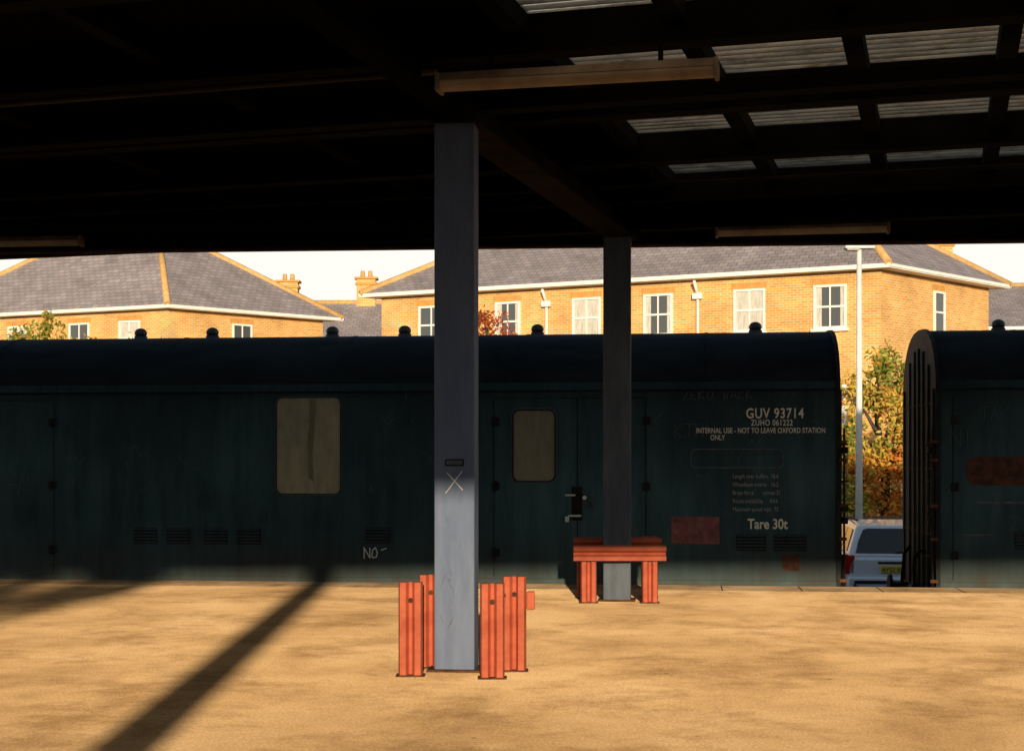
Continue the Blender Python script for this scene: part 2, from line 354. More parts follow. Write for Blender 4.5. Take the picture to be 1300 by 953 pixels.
def window(root,x0,x1,z0,z1,mat=M['vanglass'],fr=.022,nm='window'):
    o=rrect(x0,x1,z0,z1,.09); i=rrect(x0+fr,x1-fr,z0+fr,z1-fr,.075)
    ring(nm+'_frame',o,i,-.02,.003,M['rubber'],root)
    o2=rrect(x0-.012,x1+.012,z0-.012,z1+.012,.1)
    ring(nm+'_trim',o2,o,-.01,.003,M['chalk_dim'],root)
    n=len(i); mesh(nm+'_glass',[(p,-.006,q) for p,q in i],[tuple(range(n))],mat,root)
window(v1,X(-2.99),X(-2.155),1.09,2.31,fr=.012,nm='side_window')
streak=noise_mat('painted_reflection',(.14,.125,.055),(.24,.22,.11),3,.5,stretch=(1,1,.4),bump=0)  # dark reflection in the side window, painted as a thin stripe
prism('reflection_streak',[(X(-2.57),1.3),(X(-2.5),1.24),(X(-2.52),1.6),(X(-2.47),2.28),(X(-2.55),2.28),(X(-2.585),1.7)],-.0085,-.0068,'y',streak,v1)
window(v1,X(.0),X(.547),1.245,2.15,mat=M['vanglass2'],nm='door_window')
def seam_v(root,x,z0,z1): 
    boxes('door_seam',[(x-.005,x+.005,-.003,.001,z0,z1)],M['black'],root)  # raised black strip painted in for the shadow of the door gap
    boxes('door_lip',[(x+.008,x+.02,-.006,.001,z0,z1)],M['van'],root,bev=.002)
def seam_h(root,x0,x1,z): 
    boxes('door_seam_top',[(x0,x1,-.0035,.001,z,z+.008)],M['black'],root)  # shadow of the gap over the door, as a black strip
for s in (-5.91,-.226,.81,1.649,-8.3,-9.3,-11.4): seam_v(v1,X(s),.08,2.28)
seam_h(v1,X(-.226),X(.81),2.28); seam_h(v1,X(-11.4),X(-5.91),2.28); seam_h(v1,X(.81),X(1.649),2.28)
hg=[]
for s in (-5.93,-.2,1.66,-9.3):
    for z in (.38,1.2,2.0): hg.append((X(s)-.045,X(s)+.045,-.03,.0,z-.05,z+.05))
boxes('hinges',hg,M['black'],v1,bev=.012)
boxes('hinge_pins',[((a+b)/2-.01,(a+b)/2+.01,-.045,-.03,e-.015,f+.015) for a,b,c,d,e,f in hg],M['black'],v1,bev=.005)
boxes('door_handle_plate',[(X(.74),X(.87),-.015,0,.78,1.2)],M['black'],v1,bev=.005)
boxes('door_handle_bar',[(X(.66),X(.79),-.05,-.03,1.08,1.1),(X(.7),X(.86),-.05,-.03,.825,.85)],M['steelpole'],v1,bev=.008)
cyl('door_lever',(X(.88),-.04,1.1),(X(1.0),-.05,.94),.016,.012,M['rust'],v1,8)
cyl('door_knob',(X(.9),-.015,1.06),(X(.9),-.06,1.06),.025,.025,M['lettering'],v1,12)
boxes('padlock',[(X(.66),X(.71),-.06,-.03,.76,.83)],M['steelpole'],v1,bev=.008)
for a in (170,212,259,301): 
    k=(a-650)/1900; s=k*18.5/(.9936+.1132*k)
    louvre(v1,X(s),X(s)+.3,.46,.66)
louvre(v1,X(-1.84),X(-1.53),.48,.68)
louvre(v1,X(2.75),X(3.1),.42,.62); louvre(v1,X(3.2),X(3.58),.42,.62)
ring('number_panel',[(p,q) for p,q in rrect(X(2.19),X(3.31),1.42,1.66,.06)],[(p,q) for p,q in rrect(X(2.205),X(3.295),1.435,1.645,.05)],-.008,.001,M['chalk_dim'],v1)
boxes('red_notice',[(X(1.96),X(2.54),-.006,.001,.5,.83)],M['redpatch'],v1)
boxes('rust_patch',[(X(3.3),X(3.5),-.004,.001,.18,.38)],M['rustdark'],v1)
text('van_number','GUV 93714',.17,X(2.86),-.006,2.03,M['lettering'],v1,1.1,sx=.78,off=.003)
text('van_code','ZUHO 061222',.1,X(2.92),-.006,1.94,M['lettering'],v1,1.1,sx=.75,off=.0015)
text('van_notice','INTERNAL USE - NOT TO LEAVE OXFORD STATION',.088,X(2.26),-.006,1.85,M['lettering'],v1,1.03,sx=.735,off=.0015)
text('van_notice_end','ONLY',.088,X(2.43),-.006,1.765,M['lettering'],v1,1.03,sx=.735,off=.0015)
text('tare','Tare 30t',.17,X(2.88),-.006,.69,M['lettering'],v1,1.0,sx=.8,off=.004)
for i,tx in enumerate(('Length over buffers  18.4','Wheelbase metres   16.2','Brake force       tonnes 31','Route availability     RA4','Maximum speed mph  75')):
    text('data_line_%d'%i,tx,.075,X(2.7),-.005,1.3-i*.1,M['dim_letters'],v1,1.0,sx=.72)
V=[];F=[]
def add(pts,w,y=-.0035):
    global V,F
    v,f=stroke(pts,w,y); k=len(V); V+=v; F+=[tuple(k+i for i in ff) for ff in f]
rg=random.Random(3)
for j in range(30):
    s=rg.choice([rg.uniform(-6.6,-3.1),rg.uniform(1.7,3.8),rg.uniform(1.7,3.8),rg.uniform(-1.9,-.4)]); z=rg.uniform(.7,2.2)
    x=X(s);pts=[(x,z)]
    for t in range(rg.randint(2,7)):
        pts.append((pts[-1][0]+rg.uniform(-.03,.09),pts[-1][1]+rg.uniform(-.1,.1)))
    add(pts,.005)
mesh('scratched_graffiti',V,F,M['chalk_dim'],v1)
V=[];F=[]
def word(x,z,h,letters,w=.01):
    G={'N':[[(0,0),(0,1),(.6,0),(.6,1)]],'O':[[(0,.2),(.2,0),(.5,.1),(.6,.6),(.4,1),(.1,.8),(0,.2)]],'Z':[[(0,1),(.6,1),(0,0),(.6,0)]],
       'E':[[(.5,1),(0,1),(0,0),(.5,0)],[(0,.5),(.4,.5)]],'R':[[(0,0),(0,1),(.5,.8),(0,.5),(.5,0)]],'W':[[(0,1),(.15,0),(.3,.6),(.45,0),(.6,1)]],
       'A':[[(0,0),(.3,1),(.6,0)],[(.1,.4),(.5,.4)]],'K':[[(0,0),(0,1)],[(.5,1),(0,.5),(.5,0)]],'H':[[(0,0),(0,1)],[(.5,0),(.5,1)],[(0,.5),(.5,.5)]],'I':[[(.2,0),(.2,1)]],'T':[[(0,1),(.6,1)],[(.3,1),(.3,0)]],' ':[]}
    for c in letters:
        for st in G[c]: add([(x+a*h,z+b*h+rg.uniform(-.01,.01)) for a,b in st],w)
        x+=h*.8
word(X(-1.86),.3,.12,'NO',.014); add([(X(-1.64),.4),(X(-1.58),.42)],.012)
mesh('chalk_word',V,F,M['chalk'],v1)
V=[];F=[]
word(X(2.1),2.26,.12,'ZERO WARK',.007); word(X(2.0),1.8,.16,'KTHN',.007)
word(X(3.4),1.2,.22,'R',.007); word(X(-6.5),1.2,.15,'ZAK',.006); word(X(1.75),1.9,.2,'K',.007)
mesh('faded_words',V,F,M['chalk_dim'],v1)
def domes(root,xs):
    for x in xs:
        bm=bmesh.new(); bmesh.ops.create_uvsphere(bm,u_segments=18,v_segments=10,radius=.085)
        for v in bm.verts: v.co.z=v.co.z*.8
        me=bpy.data.meshes.new('roof_ventilator'); bm.to_mesh(me); bm.free()
        link('roof_ventilator',me,M['vent_black'],root,loc=(x,1.2,3.24),smooth=True)
        cyl('ventilator_base',(x,1.2,3.12),(x,1.2,3.2),.1,.085,M['vent_black'],root,18)
domes(v1,[X(s) for s in (-5.2,-4.2,-2.55,-1.57,.2,3.03)]+[2,4])
v2=build_van('railway_van',5.13,16)
for s in (.18,1.9,3.1): seam_v(v2,s,.08,2.28)
hg=[(s-.045,s+.045,-.03,.0,z-.05,z+.05) for s in (.2,3.1) for z in (.38,1.2,2.0)]
boxes('hinges',hg,M['black'],v2,bev=.012)
prism('rust_panel',rrect(.33,1.6,1.22,1.56,.12),-.008,.001,'y',M['rustdark'],v2)
boxes('data_panel',[(.45,1.0,-.005,.001,1.0,1.03),(.3,.62,-.005,.001,.62,.635)],M['chalk_dim'],v2)
louvre(v2,.9,1.25,.46,.66)
V=[];F=[]; word(.15,1.7,.2,'NI',.006); word(.5,2.0,.15,'TAK',.005); word(.85,.7,.15,'ZO',.005); mesh('faded_words',V,F,M['chalk_dim'],v2)
domes(v2,[.95,4,7,10,13])

# ------------------------------------------------------------ canopy
C1=Vector((-.4,10.8)); TH=rad(16); U=Vector((math.cos(TH),-math.sin(TH))); VV=Vector((math.sin(TH),math.cos(TH)))
def Wd(u,v): p=C1+U*u+VV*v; return (p.x,p.y)
can=empty('station_canopy')
def slab(name,poly,z0,z1,mat): return prism(name,poly,z0,z1,'z',mat,can)
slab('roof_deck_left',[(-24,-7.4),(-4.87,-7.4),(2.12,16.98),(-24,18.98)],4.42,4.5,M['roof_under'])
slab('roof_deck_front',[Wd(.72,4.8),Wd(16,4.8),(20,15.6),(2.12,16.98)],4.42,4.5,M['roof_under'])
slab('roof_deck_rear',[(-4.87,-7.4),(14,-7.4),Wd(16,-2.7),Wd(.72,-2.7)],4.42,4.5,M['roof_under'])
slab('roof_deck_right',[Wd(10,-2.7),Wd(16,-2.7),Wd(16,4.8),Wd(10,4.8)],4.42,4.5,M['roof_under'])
frm=bpy.data.objects.new('roof_frame',None); COL.objects.link(frm); frm.parent=can; frm.location=(C1.x,C1.y,0); frm.rotation_euler=(0,0,-TH)
V=[];F=[]; v=-2.72; per=PER
rows=[]
while v<4.82:
    rows.append((v,4.44+.028*math.sin(2*math.pi*v/per))); v+=per/6
for (v,z) in rows: V+=[(.72,v,z),(10.05,v,z)]
F=[(2*i,2*i+1,2*i+3,2*i+2) for i in range(len(rows)-1)]
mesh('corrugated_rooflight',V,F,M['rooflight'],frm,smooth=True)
PV=(-6.6,-4.6,-2.7,-.85,1.0,2.84,4.76)
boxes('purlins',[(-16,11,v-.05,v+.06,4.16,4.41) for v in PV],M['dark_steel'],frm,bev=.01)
boxes('purlin_flanges',[(-16,11,v-.09,v+.1,4.14,4.158) for v in PV],M['dark_steel'],frm)
rl=[]
for u in [-14+i*2.02 for i in range(7)]+[.72,1.75,2.8,3.8,4.82,5.84,6.86,7.9,8.9]: rl.append((u-.065,u+.065,-6,4.7,4.27,4.405))
boxes('rafters',rl,M['dark_steel'],frm)
boxes('rear_girder',[(-.1,.1,-17,-.1,3.98,4.13)],M['roof_under'],frm,bev=.008)  # same beam as main_girder, painted blacker so its near half looks unlit
boxes('main_girder',[(-.1,.1,-.1,6.0,3.96,4.13),(-.16,.16,-.1,6.0,3.935,3.958)],M['fascia'],frm,bev=.008)
boxes('cross_girders',[(-16,-.17,-.09,.09,3.96,4.11),(.17,8,-.09,.09,4.0,4.11),(-16,8,5.5,5.68,3.98,4.11),(-16,11,-5.7,-5.52,3.96,4.11)],M['dark_steel'],frm,bev=.008)
cyl('conduit',(-15,-1.03,4.04),(.2,-1.03,4.04),.02,.02,M['conduit'],frm,8)
cyl('conduit_2',(-15,3.6,4.1),(11,3.6,4.1),.02,.02,M['fascia'],frm,8)
ff=bpy.data.objects.new('front_fascia',None); COL.objects.link(ff); ff.parent=can; ff.location=(0,17.14,0); ff.rotation_euler=(0,0,math.atan2(-.9,11.7))
boxes('fascia_board',[(-24,20,-.06,.0,3.97,4.52)],M['fascia'],ff)
boxes('fascia_lip',[(-24,20,-.1,.04,3.94,3.968)],M['rustdark'],ff)
boxes('soffit_board',[(-24,20,-1.3,-.105,4.07,4.1)],M['roof_under'],ff)
boxes('rear_fascia',[(-24,14,-7.46,-7.4,4.0,4.6)],M['fascia'],can)

# ------------------------------------------------------------ columns
def column(x,y,rz,w=.3,d=.2,mat=None,h=3.92):
    root=empty('steel_column',(x,y,0),rz)
    mat=mat or M['column']
    boxes('shaft',[(-w/2,w/2,-d/2,d/2,0,h)],mat,root,bev=.012)
    boxes('base_plate',[(-w/2-.05,w/2+.05,-d/2-.05,d/2+.05,.004,.02)],M['rust'],root,bev=.004)
    return root
c1=column(-.4,10.8,rad(-6),.29,.24)
boxes('label_plate',[(-.065,.07,-.128,-.121,1.47,1.52)],M['black'],c1)
boxes('label_face',[(-.055,.06,-.131,-.1285,1.48,1.51)],M['column_dark'],c1)
V=[];F=[]; add([(-.05,1.42),(.06,1.3)],.007,-.1225); add([(.055,1.43),(-.035,1.31),(-.06,1.28)],.007,-.1235)
mesh('chalk_cross',V,F,M['chalk'],c1)
V=[];F=[]
for j in range(9):
    x=rg.uniform(-.1,.1); z=rg.uniform(.2,1.2); add([(x,z),(x+rg.uniform(-.03,.03),z+rg.uniform(-.08,.08))],.004,-.1225)
mesh('paint_scratches',V,F,M['column_dark'],c1)
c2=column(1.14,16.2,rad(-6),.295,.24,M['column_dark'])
# unseen columns added behind the camera to cast the shadow bands
for x in (-10.6,-1.53,8.5): column(x,-7.0,0,.36,.3)

# ------------------------------------------------------------ column guards
def wprof(w=.085,d=.05):
    return [(-w,.0),(-w*.86,-d),(-w*.36,-d),(-w*.14,-.004),(w*.14,-.004),(w*.36,-d),(w*.86,-d),(w,.0),(w,.022),(-w,.022)]
def guard(posts,beams,root):
    for i,(x,y,h,rz) in enumerate(posts):
        prism('post_%d'%i,wprof(),0.004,h,'z',M['guard'],root,bev=.004,loc=(x,y,0),rot=(0,0,rz))
        for z in (h-.13,):
            cyl('bolt',(x,y-.0,z),(x,y-.02,z),.02,.016,M['rust'],root,8)
        boxes('foot_%d'%i,[(x-.1,x+.1,y-.07,y+.05,.004,.014)],M['rust'],root)
    for i,(x,y,z,l,rz) in enumerate(beams):
        pr=[(q,p) for p,q in wprof()]
        prism('rail_%d'%i,pr,-l/2,l/2,'x',M['guard'],root,bev=.004,loc=(x,y,z),rot=(0,0,rz))
g1=empty('column_guard',(-.35,10.75,0))
guard([(-.36,-.27,.66,0),(-.24,.14,.68,rad(-5)),(.214,-.39,.66,0),(.367,-.02,.68,rad(-5))],[],g1)
boxes('rail_bracket',[(.455,.515,-.03,.03,.44,.57)],M['guard'],g1,bev=.01)
boxes('tie_straps',[(-.33,-.315,-.24,.12,.5,.56),(.29,.305,-.36,-.04,.5,.56)],M['guard'],g1,bev=.003)
g2=empty('column_guard',(1.14,16.2,0))
guard([(-.325,-.28,.6,0),(.325,-.3,.6,0),(-.34,.3,.62,0),(.37,.3,.68,0)],
      [(0,-.36,.53,.98,0),(.02,.24,.585,.96,0)],g2)

# ------------------------------------------------------------ fluorescent lights
def flamp(x,y,z,L,rz):
    r=empty('fluorescent_light',(x,y,z),rz)
    prism('housing',[(-.05,.0),(.05,.0),(.075,-.055),(-.075,-.055)],-L/2,L/2,'x',M['lamp_body'],r,bev=.004)
    pts=[(.07*math.cos(a),-.057-.055*math.sin(a)) for a in [math.pi*i/10 for i in range(11)]]
    prism('diffuser',pts,-L/2+.03,L/2-.03,'x',M['lamp_tube'],r)
    for d in (-1,1): boxes('end_cap',[(min(d*L/2,d*(L/2-.028)),max(d*L/2,d*(L/2-.028)),-.08,.08,-.12,-.0)],M['lamp_body'],r,bev=.01)
    for d in (-.3,.3): boxes('hanger',[(d*L-.015,d*L+.015,-.015,.015,.0,.2)],M['dark_steel'],r)
flamp(.4,9.45,3.99,1.8,-TH*.75); flamp(3.05,15.75,4.0,1.8,rad(-10)); flamp(-5.75,17.0,4.05,1.8,rad(-6))

# ------------------------------------------------------------ houses
def quad_uv(name,quads,mat,parent):
    V=[];F=[];UV=[]
    for vs,uv in quads:
        k=len(V); V+=vs; F.append(tuple(range(k,k+len(vs)))); UV+=uv
    o=mesh(name,V,F,mat,parent)
    l=o.data.uv_layers.new(name='UVMap')
    for i,li in enumerate(o.data.loops): l.data[i].uv=UV[li.vertex_index]
    return o
def house(A,B,C,ins,rise,eave=7.28,base=-1,winsAB=(),winsBC=(),pipes=(),rows=(5.56,),chim=(),brick='brick',oh=.45):
    root=empty('brick_house')
    A,B,C=Vector(A),Vector(B),Vector(C); D=A+(C-B)
    corners=[A,B,C,D]; q=[]
    for i in range(4):
        p,r=corners[i],corners[(i+1)%4]; l=(r-p).length
        q.append(([(p.x,p.y,base),(r.x,r.y,base),(r.x,r.y,eave),(p.x,p.y,eave)],[(0,base),(l,base),(l,eave),(0,eave)]))
    quad_uv('walls',q,M[brick],root)
    cen=(A+B+C+D)/4
    dAB=(B-A).normalized(); dBC=(C-B).normalized()
    sn=abs(dAB.x*dBC.y-dAB.y*dBC.x)
    e=oh/sn
    A2=A-dAB*e-dBC*e; B2=B+dAB*e-dBC*e; C2=C+dAB*e+dBC*e; D2=D-dAB*e+dBC*e
    oc=[A2,B2,C2,D2]
    prism('soffit',[(p.x,p.y) for p in oc],eave,eave+.03,'z',M['white'],root)
    prism('gutter_fascia',[(p.x,p.y) for p in [(v-cen)*1.004+cen for v in oc]],eave+.032,eave+.125,'z',M['white'],root)
    z0=eave+.127; zr=eave+rise
    M1=(B2+C2)/2-dAB*ins; M2=(A2+D2)/2+dAB*ins
    v3=lambda p,z:(p.x,p.y,z)
    def slope(pts):
        P=[Vector(p) for p in pts]; ex=(P[1]-P[0]).normalized(); nrm=ex.cross(P[2]-P[0]).normalized(); ey=nrm.cross(ex)
        return (pts,[((p-P[0]).dot(ex),(p-P[0]).dot(ey)) for p in P])
    s=[slope([v3(A2,z0),v3(B2,z0),v3(M1,zr),v3(M2,zr)]),slope([v3(B2,z0),v3(C2,z0),v3(M1,zr)]),
       slope([v3(C2,z0),v3(D2,z0),v3(M2,zr),v3(M1,zr)]),slope([v3(D2,z0),v3(A2,z0),v3(M2,zr)])]
    quad_uv('roof',s,M['slate'],root)
    for a,b in ((v3(A2,z0),v3(M2,zr)),(v3(B2,z0),v3(M1,zr)),(v3(C2,z0),v3(M1,zr)),(v3(D2,z0),v3(M2,zr)),(v3(M1,zr),v3(M2,zr))):
        cyl('ridge_tiles',a,b,.12,.12,M['hip'],root,8)
    def wins(P,d,lst):
        ang=math.atan2(d.y,d.x)
        for s,w,style in lst:
            for zb in rows:
                c=P+d*s
                wroot=bpy.data.objects.new('window',None); COL.objects.link(wroot); wroot.parent=root; wroot.location=(c.x,c.y,zb); wroot.rotation_euler=(0,0,ang)
                h=1.34
                boxes('frame',[(-w/2,w/2,-.06,.0,0,.07),(-w/2,w/2,-.06,.0,h-.07,h),(-w/2,-w/2+.07,-.06,0,.07,h-.07),(w/2-.07,w/2,-.06,0,.07,h-.07),(-w/2+.07,w/2-.07,-.055,0,h*.5-.03,h*.5+.03)]+
                      ([(-.02,.02,-.05,0,.07,h*.5-.03),(-.02,.02,-.05,0,h*.5+.03,h-.07)] if w>.7 else []),M['white'],wroot)
                boxes('glass',[(-w/2+.065,w/2-.065,-.012,-.004,.065,h-.065)],M['hglass'],wroot)
                if style==1: boxes('curtain',[(-w/2+.07,w/2-.07,-.016,-.013,.07,h-.07)],M['curtain'],wroot)
                if style==2: boxes('curtain',[(-w/2+.07,-w/2+.25,-.016,-.013,.07,h-.07),(w/2-.2,w/2-.07,-.016,-.013,.07,h-.07)],M['curtain'],wroot)
                if style==3: boxes('curtain',[(-w/2+.07,w/2-.07,-.016,-.013,h*.55,h-.07)],M['curtain'],wroot)
                boxes('sill',[(-w/2-.08,w/2+.08,-.12,.0,-.09,-.003)],M['white'],wroot,bev=.01)
                boxes('lintel',[(-w/2-.1+i*.078,-w/2-.1+i*.078+.068,-.012,0,h+.003,h+.21) for i in range(int((w+.2)/.078))],M['brick_plain'],wroot)
    wins(A,dAB,winsAB); wins(B,dBC,winsBC)
    ang=math.atan2(dAB.y,dAB.x)
    for s in pipes:
        c=A+dAB*s
        pr=bpy.data.objects.new('downpipe',None); COL.objects.link(pr); pr.parent=root; pr.location=(c.x,c.y,0); pr.rotation_euler=(0,0,ang)
        cyl('pipe',(0,-.08,base),(0,-.08,6.75),.045,.045,M['white'],pr,10)
        cyl('swan_neck',(0,-.08,6.75),(0,-.42,7.2),.045,.045,M['white'],pr,10)
        boxes('hopper',[(-.16,.16,-.2,-.03,6.65,6.85)],M['white'],pr,bev=.03)
    for (x,y,w,d,zb,zt,pots) in chim:
        ch=bpy.data.objects.new('chimney',None); COL.objects.link(ch); ch.parent=root; ch.location=(x,y,0)
        q=[]; cs=[(-w/2,-d/2),(w/2,-d/2),(w/2,d/2),(-w/2,d/2)]
        for i in range(4):
            p,r=cs[i],cs[(i+1)%4]; l=w if i%2==0 else d
            q.append(([(*p,zb),(*r,zb),(*r,zt),(*p,zt)],[(0,zb),(l,zb),(l,zt),(0,zt)]))
        quad_uv('stack',q,M[brick],ch)
        boxes('cap',[(-w/2-.06,w/2+.06,-d/2-.06,d/2+.06,zt-.28,zt-.15),(-w/2-.1,w/2+.1,-d/2-.1,d/2+.1,zt,zt+.1)],M['brick_plain'],ch,bev=.01)
        for i in range(pots):
            px=(i-(pots-1)/2)*.36; cyl('pot',(px,0,zt+.1),(px,0,zt+.42),.12,.1,M['hip'],ch,12)
    return root
house((-4.6,52.8),(11.1,45),(15.9,49.9),3.4,2.6,
      winsAB=((2.03,1.0,0),(4.99,.95,2),(7.89,1.02,1),(10.4,1.0,2),(13.44,1.02,1),(15.99,1.02,2)),winsBC=((3.5,.7,0),),
      pipes=(6.46,11.76),rows=(5.56,2.5),chim=((14.9,52.2,.8,.6,8,9.25,2),))
house((-24.0,61.6),(-13,56.6),(-7.76,61.4),4.9,3.8,
      winsAB=((12.08-1.8,1.0,1),(12.08-4.24,1.0,0),(12.08-7.33,1.0,3)),winsBC=((3.24,.9,0),),rows=(5.56,2.5))
house((-10.9,68),(1,68),(1,76),.1,2.95,eave=6.2,rows=(4.4,),winsAB=((3,1,0),(6,1,1)),
      chim=((-10.75,72,.95,.6,7.5,10.1,2),(-7.0,72,.9,.6,8,10.25,2)),oh=.3)
house((17.6,62),(32,60),(33,68),3.2,2.3,eave=6.9,rows=(4.9,),winsAB=((3,1,0),(6,1,1)))

# ------------------------------------------------------------ car
car=empty('parked_car',(6.42,25.0,-1.0),rad(-4))
def loft(name,secs,mat,parent,bev=0):
    n=len(secs[0]); V=[p for s in secs for p in s]; F=[]
    for i in range(len(secs)-1):
        for j in range(n):
            F.append((i*n+j,i*n+(j+1)%n,(i+1)*n+(j+1)%n,(i+1)*n+j))
    F.append(tuple(range(n))[::-1]); F.append(tuple(range((len(secs)-1)*n,len(secs)*n)))
    o=mesh(name,V,F,mat,parent); recalc(o)
    if bev: bevel(o,bev,3)
    return o
def csec(y,hw,z0,z1,tw):
    return [(-hw*.93,y,z0),(-hw,y,z0+.12),(-hw,y,z0+.38),(-hw*.985,y,z1-.08),(-tw,y,z1),(tw,y,z1),(hw*.985,y,z1-.08),(hw,y,z0+.38),(hw,y,z0+.12),(hw*.93,y,z0)]
loft('body',[csec(0,.76,.34,.86,.7),csec(.06,.84,.28,.9,.76),csec(.5,.87,.24,.94,.8),csec(1.6,.88,.24,.94,.8),csec(2.9,.88,.24,.93,.79),csec(3.4,.86,.24,.88,.76),csec(4.0,.82,.26,.78,.7),csec(4.22,.7,.3,.66,.6)],M['carpaint'],car,bev=.03)
V=[(-.78,.08,.9),(.78,.08,.9),(.78,3.25,.9),(-.78,3.25,.9),(-.6,.34,1.42),(.6,.34,1.42),(.6,2.35,1.44),(-.6,2.35,1.44),(-.58,1.3,1.49),(.58,1.3,1.49)]
F=[(0,1,5,4),(1,2,6,9,5),(2,3,7,6),(3,0,4,8,7),(4,5,9,8),(8,9,6,7),(0,3,2,1)]
o=mesh('cabin',V,F,M['carpaint'],car); bevel(o,.06,4)
def onrear(t,u):
    y=.08+.26*t; z=.9+.52*t; w=.78-.18*t; return Vector((u*w,y,z))
nr=Vector((0,-.52,.26)).normalized()*.012
pts=[onrear(.12,-.86),onrear(.12,.86),onrear(.5,.86),onrear(.86,.8),onrear(.9,.7),onrear(.9,-.7),onrear(.86,-.8),onrear(.5,-.86)]
mesh('rear_window',[p+nr for p in pts],[tuple(range(8))],M['glass'],car)
for d in (-1,1):
    def onside(y,t): return (d*((.78-.18*t)+.012),y,.9+.54*t)
    for nm,q in (('rear_side_window',[(.4,.15),(1.0,.15),(1.0,.86),(.52,.84)]),('rear_door_window',[(1.06,.15),(1.9,.15),(1.9,.88),(1.06,.87)]),('front_door_window',[(1.96,.15),(2.95,.15),(2.35,.84),(1.96,.88)])):
        mesh(nm,[onside(*p) for p in q],[(0,1,2,3)],M['glass'],car)
    boxes('tail_light',[(d*.77-.09,d*.77+.09,.0,.1,.62,.94)],M['lens_red'],car,bev=.02)
    boxes('roof_rail',[(d*.56-.015,d*.56+.015,.5,2.2,1.49,1.52)],M['black'],car,bev=.008)
    boxes('mirror',[(d*.98-.1,d*.98+.1,2.7,2.8,.92,1.06)],M['carpaint'],car,bev=.03)
    for wy in (.75,3.35):
        cyl('tyre',(d*.7,wy,.31),(d*.89,wy,.31),.31,.31,M['rubber'],car,28)
        cyl('wheel_rim',(d*.885,wy,.31),(d*.9,wy,.31),.2,.19,M['steelpole'],car,20)
boxes('rear_bumper',[(-.8,.8,-.07,.1,.36,.58)],M['carpaint'],car,bev=.04)
boxes('bumper_strip',[(-.7,.7,-.085,-.06,.47,.52)],M['rubber'],car,bev=.008)
boxes('number_plate',[(-.26,.26,-.03,.0,.65,.76)],M['plate_y'],car)
text('plate_text','AY52 XKD',.1,-.24,-.033,.665,M['black'],car,1.0,sx=.95)
boxes('boot_handle',[(-.3,.3,-.02,.05,.8,.83)],M['black'],car,bev=.005)
cyl('rear_wiper',(0,.09,.98),(.3,.1,1.0),.01,.008,M['rubber'],car,6)

# ------------------------------------------------------------ street lamp
sl=empty('street_lamp',(6.96,30,-1))
cyl('base',(0,0,0),(0,0,1.1),.11,.09,M['steelpole'],sl); cyl('pole',(0,0,1.1),(0,0,6.75),.075,.05,M['steelpole'],sl)
boxes('lamp_head',[(-.3,.3,-.12,.12,6.76,6.82)],M['steelpole'],sl,bev=.02)
boxes('lamp_glass',[(-.26,.0,-.09,.09,6.73,6.758)],M['curtain'],sl,bev=.01)

# ------------------------------------------------------------ fence
fn=empty('wooden_fence',(0,33,-1),rad(2))
boxes('boards',[(2+i*.125,2+i*.125+.115,(i%2)*.012,(i%2)*.012+.02,.05,1.3+random.uniform(-.012,.012)) for i in range(110)],M['wood'],fn)
boxes('posts_and_rails',[(2+i*2.5,2.1+i*2.5,.04,.14,0,1.36) for i in range(6)]+[(2,15.7,.036,.07,z,z+.08) for z in (.35,1.1)],M['wood'],fn)

# ------------------------------------------------------------ trees
def tree(loc,h,clumps,mats,n,seed,leaf=.14,name='tree'):
    r=random.Random(seed); V=[];F=[];MI=[]
    def limb(a,b,ra,rb,seg=7):
        a=Vector(a);b=Vector(b);d=(b-a).normalized(); x=d.orthogonal().normalized(); y=d.cross(x); k=len(V)
        for p,rr in ((a,ra),(b,rb)):
            for i in range(seg):
                t=2*math.pi*i/seg; V.append(tuple(p+x*rr*math.cos(t)+y*rr*math.sin(t)))
        for i in range(seg):
            F.append((k+i,k+(i+1)%seg,k+seg+(i+1)%seg,k+seg+i)); MI.append(0)
    top=Vector((r.uniform(-.2,.2),r.uniform(-.2,.2),h*.55)); mid=Vector((r.uniform(-.1,.1),0,h*.28))
    limb((0,0,0),mid,.03*h,.022*h); limb(mid,top,.022*h,.014*h)
    for c in clumps:
        cc=Vector(c[:3]); j=mid.lerp(top,r.uniform(.2,1)); q=j.lerp(cc,.55)+Vector((r.uniform(-.1,.1),r.uniform(-.1,.1),.1))
        limb(j,q,.012*h,.007*h,6); limb(q,cc,.007*h,.003*h,5)
        for t in range(4):
            e=cc+Vector((r.gauss(0,1),r.gauss(0,1),r.gauss(0,1)))*c[3]*.5; limb(q.lerp(cc,.6),e,.004*h,.0015*h,4)
    tot=sum(c[3]**2 for c in clumps)
    for c in clumps:
        cc=Vector(c[:3]); base=c[4] if len(c)>4 else None
        sub=[cc+Vector((r.gauss(0,1),r.gauss(0,1),r.gauss(0,1))).normalized()*c[3]*r.uniform(.3,1) for _ in range(14)]
        for i in range(int(n*c[3]**2/tot)):
            p=r.choice(sub)+Vector((r.gauss(0,1),r.gauss(0,1),r.gauss(0,1)))*c[3]*.2
            a=Vector((r.gauss(0,1),r.gauss(0,1),r.gauss(0,1))).normalized(); b=a.orthogonal().normalized(); s=leaf*r.uniform(.5,1.2)
            k=len(V); V.extend([tuple(p-a*s*.6),tuple(p+b*s*.32),tuple(p+a*s*.6),tuple(p-b*s*.32)]); F.append((k,k+1,k+2,k+3))
            mi=base if (base and r.random()<.6) else r.randint(1,len(mats)); MI.append(mi)
    o=mesh(name,V,F,[M['bark']]+mats,None,loc=loc)
    for p,mi in zip(o.data.polygons,MI): p.material_index=mi
    return o
tm=[M['leaf_g'],M['leaf_y'],M['leaf_o']]
